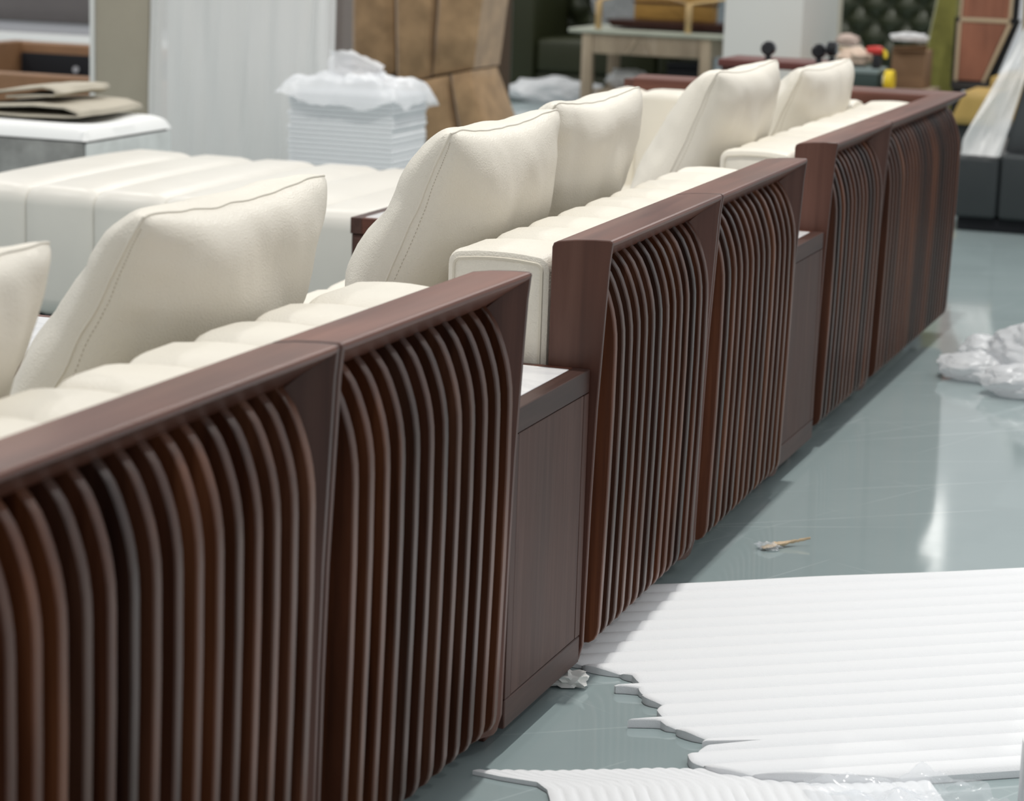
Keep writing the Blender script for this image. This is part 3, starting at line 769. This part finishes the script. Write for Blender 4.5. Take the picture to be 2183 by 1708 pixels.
for i in range(13):
    for j in range(9):
        u, v_ = i/12, j/8
        V.append((-0.17+0.24*u, 0.10+0.05*noise.noise(Vector((u*3, v_*3, 1))), 0.52+(0.115-0.05*max(0, u-0.5)*2)*v_+0.015*noise.noise(Vector((u*6, v_*6, 4)))))
for i in range(12):
    for j in range(8): F.append((i*9+j, i*9+j+1, (i+1)*9+j+1, (i+1)*9+j))
mesh('film_flap', V, F, FILM3, r_)
# tan suede lounge seen from behind: padded channels above and below a cross seam
r_ = T('suede_lounge', 'tan suede lounge seat with dark channel seams behind the foam bundle', 'lounge', -3.05, 10.7)
ox, oy = 3.05, -10.7
def pq(name, cs, y, depth, puff, mat, n=10): return pquad(name, [(a+ox, b_) for a, b_ in cs], y+oy, depth, puff, mat, r_, n)
pq('upper_channel', [(-3.16, 0.365), (-2.995, 0.425), (-2.955, 1.25), (-3.20, 1.25)], 10.42, 0.35, 0.03, SUEDE)
pq('upper_channel', [(-2.985, 0.428), (-2.785, 0.470), (-2.70, 1.25), (-2.945, 1.25)], 10.42, 0.35, 0.03, SUEDE)
pq('side_channel', [(-3.42, 0.30), (-3.17, 0.365), (-3.21, 1.25), (-3.44, 1.25)], 10.50, 0.35, 0.03, SUEDE)
pq('lower_channel', [(-3.165, 0.03), (-2.995, 0.03), (-3.06, 0.395), (-3.155, 0.355)], 10.40, 0.35, 0.025, SUEDE)
pq('lower_channel', [(-2.985, 0.03), (-2.815, 0.03), (-2.90, 0.435), (-3.05, 0.398)], 10.40, 0.35, 0.025, SUEDE)
pq('lower_channel', [(-2.805, 0.03), (-2.60, 0.03), (-2.79, 0.462), (-2.89, 0.438)], 10.40, 0.35, 0.025, SUEDE)
rbox('core', -0.36, 0.24, -0.22, 0.30, 0.03, 1.22, 0.01, SUEDE_D, r_)
rbox('foot_strip', -0.30, 0.30, -0.24, 0.28, 0.0, 0.03, 0.003, BLACK, r_)
# red cloth and film far behind
r_ = T('red_board', 'dark red cloth covered board behind the green armchair', 'board', -4.38, 15.6)
pquad('cloth', [(-0.12, 0.12), (0.10, 0.16), (0.26, 1.2), (-0.30, 1.2)], -0.02, 0.05, 0.02, RED, r_)
rbox('stand', -0.28, 0.24, 0.04, 0.30, 0.0, 1.0, 0.01, plain('dark_stand', (0.045, 0.02, 0.02), 0.7), r_)
o = crumple('plastic_bundle', -4.34, 15.2, 0.34, 0.11, 0.12, 0.25, FILM, 8.8, 0.4, 2.0, 3); tag(o, 'crumpled clear plastic between the red board and the green armchair', 'plastic wrap')
# tufting surface
def tufted(name, x0, x1, z0, z1, y, px_, pz_, dep, mat, parent, n=60, m_=40):
    V = []; F = []
    for i in range(n+1):
        for j in range(m_+1):
            x = x0+(x1-x0)*i/n; z = z0+(z1-z0)*j/m_
            a = (x/px_+z/pz_)*math.pi; b_ = (x/px_-z/pz_)*math.pi
            h = (abs(math.sin(a))*abs(math.sin(b_)))**0.6
            V.append((x, y-dep*h, z))
    w_ = m_+1
    for i in range(n):
        for j in range(m_): F.append((i*w_+j, i*w_+j+1, (i+1)*w_+j+1, (i+1)*w_+j))
    return mesh(name, V, F, mat, parent)
# green armchair
r_ = T('green_armchair', 'dark green leather armchair with a tufted back behind the pale table', 'armchair', -3.7, 15.1)
rbox('arm', -0.44, -0.275, -0.40, 0.45, 0.02, 0.80, 0.03, GREEN, r_, 3)
rbox('arm', 0.55, 0.71, -0.40, 0.45, 0.02, 0.80, 0.03, GREEN, r_, 3)
rbox('seat_cushion', -0.27, 0.545, -0.38, 0.30, 0.155, 0.375, 0.035, GREEN, r_, 3)
rbox('seat_base', -0.27, 0.545, -0.36, 0.40, 0.03, 0.15, 0.01, GREEN, r_)
tufted('tufted_back', -0.27, 0.545, 0.36, 0.95, 0.30, 0.22, 0.22, 0.05, GREEN2, r_)
rbox('back_frame', -0.30, 0.58, 0.305, 0.45, 0.10, 0.98, 0.02, GREEN, r_)
o = crumple('plastic_cover', -3.55, 15.05, 0.66, 0.17, 0.10, 0.22, FILM, 2.8, 0.45, 2.2, 3, False); tag(o, 'loose clear plastic thrown over the seat of the green armchair', 'plastic wrap')
o = crumple('plastic_roll', -3.72, 14.35, 0.07, 0.30, 0.16, 0.085, FILM3, 4.1, 0.35, 1.6, 3); tag(o, 'bundle of grey plastic film on the floor in front of the green armchair', 'plastic wrap')
# pale wooden table with stone top
r_ = T('work_table', 'small pale wooden table with a sage green top', 'table', -2.95, 14.1)
rbox('tabletop', -0.50, 0.56, -0.30, 0.34, 0.475, 0.497, 0.004, STONE, r_)
for lx in (-0.385, 0.345):
    for ly in (-0.25, 0.28): rbox('leg', lx-0.033, lx+0.033, ly-0.03, ly+0.03, 0.0, 0.474, 0.004, PALEW, r_)
for ly in (-0.262, 0.285): rbox('apron', -0.35, 0.31, ly-0.012, ly+0.012, 0.355, 0.474, 0.002, PALEW, r_)
for lx in (-0.385, 0.345): rbox('apron', lx-0.012, lx+0.012, -0.21, 0.25, 0.355, 0.474, 0.002, PALEW, r_)
rbox('stretcher', -0.35, 0.31, -0.25, 0.26, 0.115, 0.135, 0.003, PALEW, r_)
for sx in (-1, 1): tube('brace', [(-0.06+sx*0.075, -0.278, 0.36), (-0.06+sx*0.015, -0.278, 0.45)], 0.007, PALEW, r_)
r_ = T('serving_tray', 'dark maroon tray with brass corner posts on the pale table', 'tray', -2.86, 14.05)
V, F = loft([[(-0.37, -0.08, 0.510), (0.40, -0.08, 0.510), (0.40, 0.20, 0.510), (-0.37, 0.20, 0.510)], [(-0.40, -0.11, 0.555), (0.43, -0.11, 0.555), (0.43, 0.23, 0.555), (-0.40, 0.23, 0.555)]])
mesh('tray_dish', V, F, MAROON, r_, False)
for qx, qy in ((-0.42, -0.19), (0.135, -0.19)):
    rbox('post', qx-0.018, qx+0.018, qy-0.012, qy+0.012, 0.4975, 0.665, 0.002, BRASS, r_)
tube('rail', [(-0.42, -0.19, 0.668), (-0.30, -0.05, 0.70), (-0.05, 0.0, 0.69)], 0.008, BRASS, r_)
tube('rail', [(-0.05, 0.0, 0.69), (0.135, -0.19, 0.668), (0.32, -0.02, 0.70)], 0.008, BRASS, r_)
r_ = T('amber_box', 'amber veneered box standing on the maroon tray', 'box', -2.89, 14.18)
rbox('box_body', -0.25, 0.24, -0.06, 0.06, 0.557, 0.90, 0.006, AMBER, r_)
rbox('box_lip', -0.26, 0.25, -0.066, 0.066, 0.652, 0.664, 0.002, MAROON, r_)
r_ = T('storage_box', 'black storage box on the lower shelf of the pale table', 'box', -2.78, 14.1)
rbox('box_body', -0.10, 0.10, -0.12, 0.12, 0.1365, 0.30, 0.008, BLACK, r_); rbox('lid', -0.105, 0.105, -0.125, 0.125, 0.30, 0.318, 0.004, plain('charcoal_lid', (0.03, 0.03, 0.035), 0.5), r_)
o = crumple('plastic_bundle', -3.14, 14.1, 0.06, 0.13, 0.12, 0.06, FILM3, 7.7, 0.4, 2, 3, True, 0.137); tag(o, 'wad of pale plastic on the lower shelf of the pale table', 'plastic wrap')
# white pillar
r_ = T('square_pillar', 'square white pillar standing in the middle of the hall', 'pillar', -1.82, 12.45)
rbox('shaft', -0.205, 0.20, -0.45, 0.41, 0.0, 4.2, 0.006, WHITE, r_)
rbox('corner_strip', 0.185, 0.208, 0.412, 0.46, 0.0, 4.2, 0.003, plain('cream_strip', (0.62, 0.58, 0.48), 0.6), r_)
# tufted green sofa at the right back
r_ = T('tufted_sofa', 'deep buttoned dark green leather sofa back beside the white pillar', 'sofa', -1.95, 16.2)
tufted('tufted_back', -0.75, 0.30, 0.22, 1.05, -0.1, 0.21, 0.21, 0.06, GREEN2, r_, 80, 60)
rbox('frame', -0.78, 0.33, -0.09, 0.25, 0.05, 1.08, 0.02, GREEN, r_)
rbox('foot', -0.7, 0.25, -0.05, 0.2, 0.0, 0.05, 0.003, BLACK, r_)
# bench with clutter
r_ = T('low_bench', 'low wooden workbench behind the far arm of the corner sofa', 'bench', -1.2, 11.9)
rbox('benchtop', -0.45, 0.25, -0.30, 0.35, 0.355, 0.38, 0.004, PALEW, r_)
for lx in (-0.40, 0.20):
    for ly in (-0.26, 0.30): rbox('leg', lx-0.025, lx+0.025, ly-0.025, ly+0.025, 0, 0.355, 0.003, PALEW, r_)
r_ = T('tool_case', 'dark green flat case on the workbench', 'case', -1.29, 11.8)
rbox('case_body', -0.16, 0.13, -0.12, 0.12, 0.3805, 0.462, 0.006, DGREEN, r_); rbox('case_lid', -0.162, 0.132, -0.122, 0.122, 0.4625, 0.486, 0.005, plain('grey_green_lid', (0.20, 0.25, 0.245), 0.6), r_)
o = crumple('foam_offcut', -1.305, 11.82, 0.045, 0.085, 0.08, 0.045, PEACH, 1.9, 0.35, 1.5, 3, True, 0.487); tag(o, 'peach coloured foam offcut on the dark green case', 'foam offcut')
o = crumple('wool_pad', -1.405, 12.1, 0.10, 0.06, 0.05, 0.03, plain('pink_wool', (0.50, 0.40, 0.35), 0.9), 2.9, 0.3, 1.3, 3, False, 0.50); tag(o, 'rounded dusty pink pad by the pillar edge', 'pad')
rbx = T('pad_box', 'white carton under the dusty pink pad', 'box', -1.40, 12.1); rbox('carton_body', -0.045, 0.06, -0.06, 0.06, 0.3805, 0.57, 0.004, OFFW, rbx); rbox('flap', -0.045, 0.06, -0.061, -0.0605, 0.54, 0.57, 0, EDGE, rbx)
r_ = T('spray_tool', 'red and black hand tool with a yellow hose end on the dark green case', 'tool', -1.185, 11.75)
lathe('body', [(0.0, 0.487), (0.022, 0.487), (0.024, 0.53), (0.018, 0.555), (0.0, 0.556)], BLACKG, r_, 14)
lathe('head', [(-0.0, -0.045), (0.016, -0.045), (0.022, -0.01), (0.022, 0.02), (0.012, 0.035), (0.0, 0.036)], RED2, r_, 14, (-0.005, 0.0, 0.574), 'X')
tube('hose', [(0.028, 0, 0.575), (0.042, 0, 0.565), (0.045, -0.01, 0.54)], 0.010, YEL2, r_, 8)
r_ = T('tape_roll', 'white and yellow roll of tape leaning beside the dark green case', 'tape', -1.115, 11.72)
lathe('ring', [(0.028, -0.02), (0.052, -0.02), (0.052, 0.02), (0.028, 0.02)], YEL2, r_, 24, (0.005, 0, 0.4335), 'X')
lathe('core', [(0.0, -0.03), (0.026, -0.03), (0.026, 0.019), (0.0, 0.019)], OFFW, r_, 20, (0.005, 0, 0.4335), 'X')
r_ = T('carton', 'brown cardboard carton at the end of the workbench', 'carton', -1.06, 12.1)
rbox('carton_body', -0.10, 0.07, -0.10, 0.10, 0.3805, 0.57, 0.005, CARD, r_)
V = [(-0.10, -0.10, 0.571), (0.07, -0.10, 0.571), (0.09, -0.17, 0.600), (-0.08, -0.17, 0.585)]
o = mesh('flap', V, [(0, 1, 2, 3)], CARD, r_, False); o.modifiers.new('t', 'SOLIDIFY').thickness = 0.004
o = crumple('plastic_scrap', -1.10, 12.15, 0.02, 0.10, 0.06, 0.025, FILM3, 5.5, 0.4, 2, 3, True, 0.605); tag(o, 'scrap of clear plastic lying on the cardboard carton', 'plastic scrap')
# upturned trolley: red-brown board on a stand with castors pointing up
r_ = T('upturned_trolley', 'upturned red brown trolley with black castors pointing up behind the pillows', 'trolley', -0.80, 8.6)
rbox('deck', -0.32, 0.11, -0.14, 0.14, 0.672, 0.700, 0.005, plain('red_brown_board', (0.12, 0.035, 0.028), 0.45), r_)
for lx in (-0.29, 0.08):
    for ly in (-0.10, 0.10): rbox('leg', lx-0.02, lx+0.02, ly-0.02, ly+0.02, 0, 0.672, 0.003, W_VERT, r_)
for cx_, tw in ((-0.15, 0), (0.035, 0), (0.082, 1)):
    lathe('castor_stem', [(0.0, 0.70), (0.012, 0.70), (0.010, 0.725), (0.0, 0.725)], BLACKG, r_, 10, (cx_, -0.08, 0))
    cz = 0.742 if tw == 0 else 0.752
    w_ = lathe('castor_wheel', [(0.0, -0.018), (0.020, -0.018), (0.026, -0.012), (0.026, 0.012), (0.020, 0.018), (0.0, 0.018)], BLACKG, r_, 20, (cx_, -0.08, cz), 'X' if tw else 'Y')
# olive velvet slab
r_ = T('olive_panel', 'olive green velvet panel leaning at the right back', 'panel', -1.1, 13.1)
pquad('pad', [(-0.16, 0.02), (0.085, 0.02), (0.085, 1.15), (0.02, 1.15)], -0.04, 0.12, 0.02, OLIVE, r_)
rbox('back_board', -0.02, 0.08, 0.082, 0.11, 0.0, 1.1, 0.004, CARD, r_)
# reddish plywood chair shell parts
r_ = T('plywood_shell', 'reddish plywood chair shell with pale edge bands at the right back', 'chair shell', -0.80, 12.5)
def pp(name, cs, y, d_, mat, pf=0.0): return pquad(name, [(a+0.80, b_) for a, b_ in cs], y, d_, pf, mat, r_, 4, 0.002)
pp('lower_panel', [(-0.905, 0.405), (-0.785, 0.405), (-0.675, 0.70), (-0.905, 0.70)], 0.0, 0.02, REDWOOD)
pp('upper_panel', [(-0.905, 0.725), (-0.672, 0.725), (-0.66, 1.25), (-0.90, 1.25)], 0.0, 0.02, REDWOOD)
pp('edge_band', [(-0.915, 0.702), (-0.665, 0.702), (-0.665, 0.723), (-0.915, 0.723)], -0.004, 0.024, EDGE)
pp('edge_band', [(-0.783, 0.400), (-0.765, 0.400), (-0.650, 0.70), (-0.670, 0.70)], -0.004, 0.024, EDGE)
pp('edge_band', [(-0.925, 0.400), (-0.907, 0.400), (-0.907, 0.70), (-0.925, 0.70)], -0.004, 0.024, EDGE)
pp('edge_band', [(-0.920, 0.725), (-0.907, 0.725), (-0.902, 1.25), (-0.915, 1.25)], -0.004, 0.024, EDGE)
pp('edge_band', [(-0.670, 0.725), (-0.655, 0.725), (-0.645, 1.25), (-0.658, 1.25)], -0.004, 0.024, EDGE)
pp('dark_backing', [(-0.945, 0.36), (-0.74, 0.36), (-0.615, 0.72), (-0.945, 0.72)], 0.03, 0.05, BLACK)
pp('dark_backing', [(-0.93, 0.72), (-0.63, 0.72), (-0.62, 1.25), (-0.92, 1.25)], 0.03, 0.05, BLACK)
rbox('base_bar', -0.13, 0.06, -0.02, 0.10, 0.352, 0.395, 0.004, plain('dark_bar', (0.035, 0.032, 0.030), 0.5), r_)
for lx in (-0.11, 0.04): rbox('leg', lx-0.02, lx+0.02, 0.0, 0.08, 0, 0.352, 0.003, BLACK, r_)
# mustard chair
r_ = T('mustard_chair', 'mustard yellow leather chair behind the plastic draped sofa', 'chair', -0.62, 11.9)
pquad('seat_side', [(-0.16, 0.26), (0.05, 0.26), (0.06, 0.412), (-0.10, 0.412)], -0.35, 0.4, 0.004, YELL, r_)
pquad('backrest', [(-0.01, 0.46), (0.16, 0.46), (0.22, 1.1), (-0.03, 1.1)], 0.9, 0.12, 0.02, YELL, r_)
rbox('back_post', -0.05, 0.12, 0.12, 0.89, 0.05, 0.46, 0.01, YELL, r_)
rbox('plinth', -0.16, 0.12, -0.28, 0.12, 0.0, 0.255, 0.008, DGREY, r_)
# charcoal sofa with film draped over its corner
r_ = T('charcoal_sofa', 'charcoal leather sofa with black plinth under a plastic sheet at the right edge', 'sofa', 0.15, 10.1)
rbox('front_panel', -0.60, -0.402, -0.50, 0.45, 0.055, 0.30, 0.02, DGREY, r_, 3)
rbox('front_panel', -0.399, 0.9, -0.50, 0.45, 0.055, 0.315, 0.02, DGREY, r_, 3)
rbox('plinth', -0.56, 0.86, -0.46, 0.42, 0.0, 0.053, 0.003, BLACK, r_)
pquad('back_panel', [(-0.40, 0.317), (0.9, 0.317), (0.9, 0.95), (-0.27, 0.95)], -0.40, 0.6, 0.02, plain('slate_leather', (0.07, 0.076, 0.08), 0.45), r_, 12)
def draped():
    V = []; F = []; n, m_ = 24, 30
    for i in range(n+1):
        for j in range(m_+1):
            u, v_ = i/n, j/m_
            z = 0.305+0.62*v_
            xl = -0.555+max(0, z-0.36)*0.45; xr = max(xl+0.03, -0.405+(z-0.30)*0.23)
            x = xl+(xr-xl)*u
            y = -0.505+0.10*v_+0.03*noise.noise(Vector((u*3, v_*3, 2)))+0.012*noise.noise(Vector((u*9, v_*7, 3)))
            V.append((x, y, z))
    w_ = m_+1
    for i in range(n):
        for j in range(m_): F.append((i*w_+j, i*w_+j+1, (i+1)*w_+j+1, (i+1)*w_+j))
    o = mesh('plastic_sheet', V, F, FILM2, None, True, (0.15, 10.1, 0))
    tag(o, 'milky plastic sheet hanging over the corner of the charcoal sofa', 'plastic sheet')
draped()

# roll of foam at the lower right corner
def foam_roll():
    V = []; F = []; n = 90
    for i in range(n+1):
        u = i/n; a = u*2*math.pi*2.6; r = 0.022+0.030*u
        for z in (0.0, 0.002, 0.06, 0.118, 0.12): V.append(((r+(0.0 if 0.001 < z < 0.119 else -0.001))*math.cos(a), r*math.sin(a), z+0.001))
    for i in range(n):
        for j in range(4): F.append((i*5+j, i*5+j+1, (i+1)*5+j+1, (i+1)*5+j))
    o = mesh('foam_roll', V, F, FOAM, None, True, (0.785, 3.235, 0.0))
    md = o.modifiers.new('thickness', 'SOLIDIFY'); md.thickness = 0.006; md.offset = -1
    tag(o, 'short roll of white foam standing at the lower right corner', 'foam roll')
foam_roll()
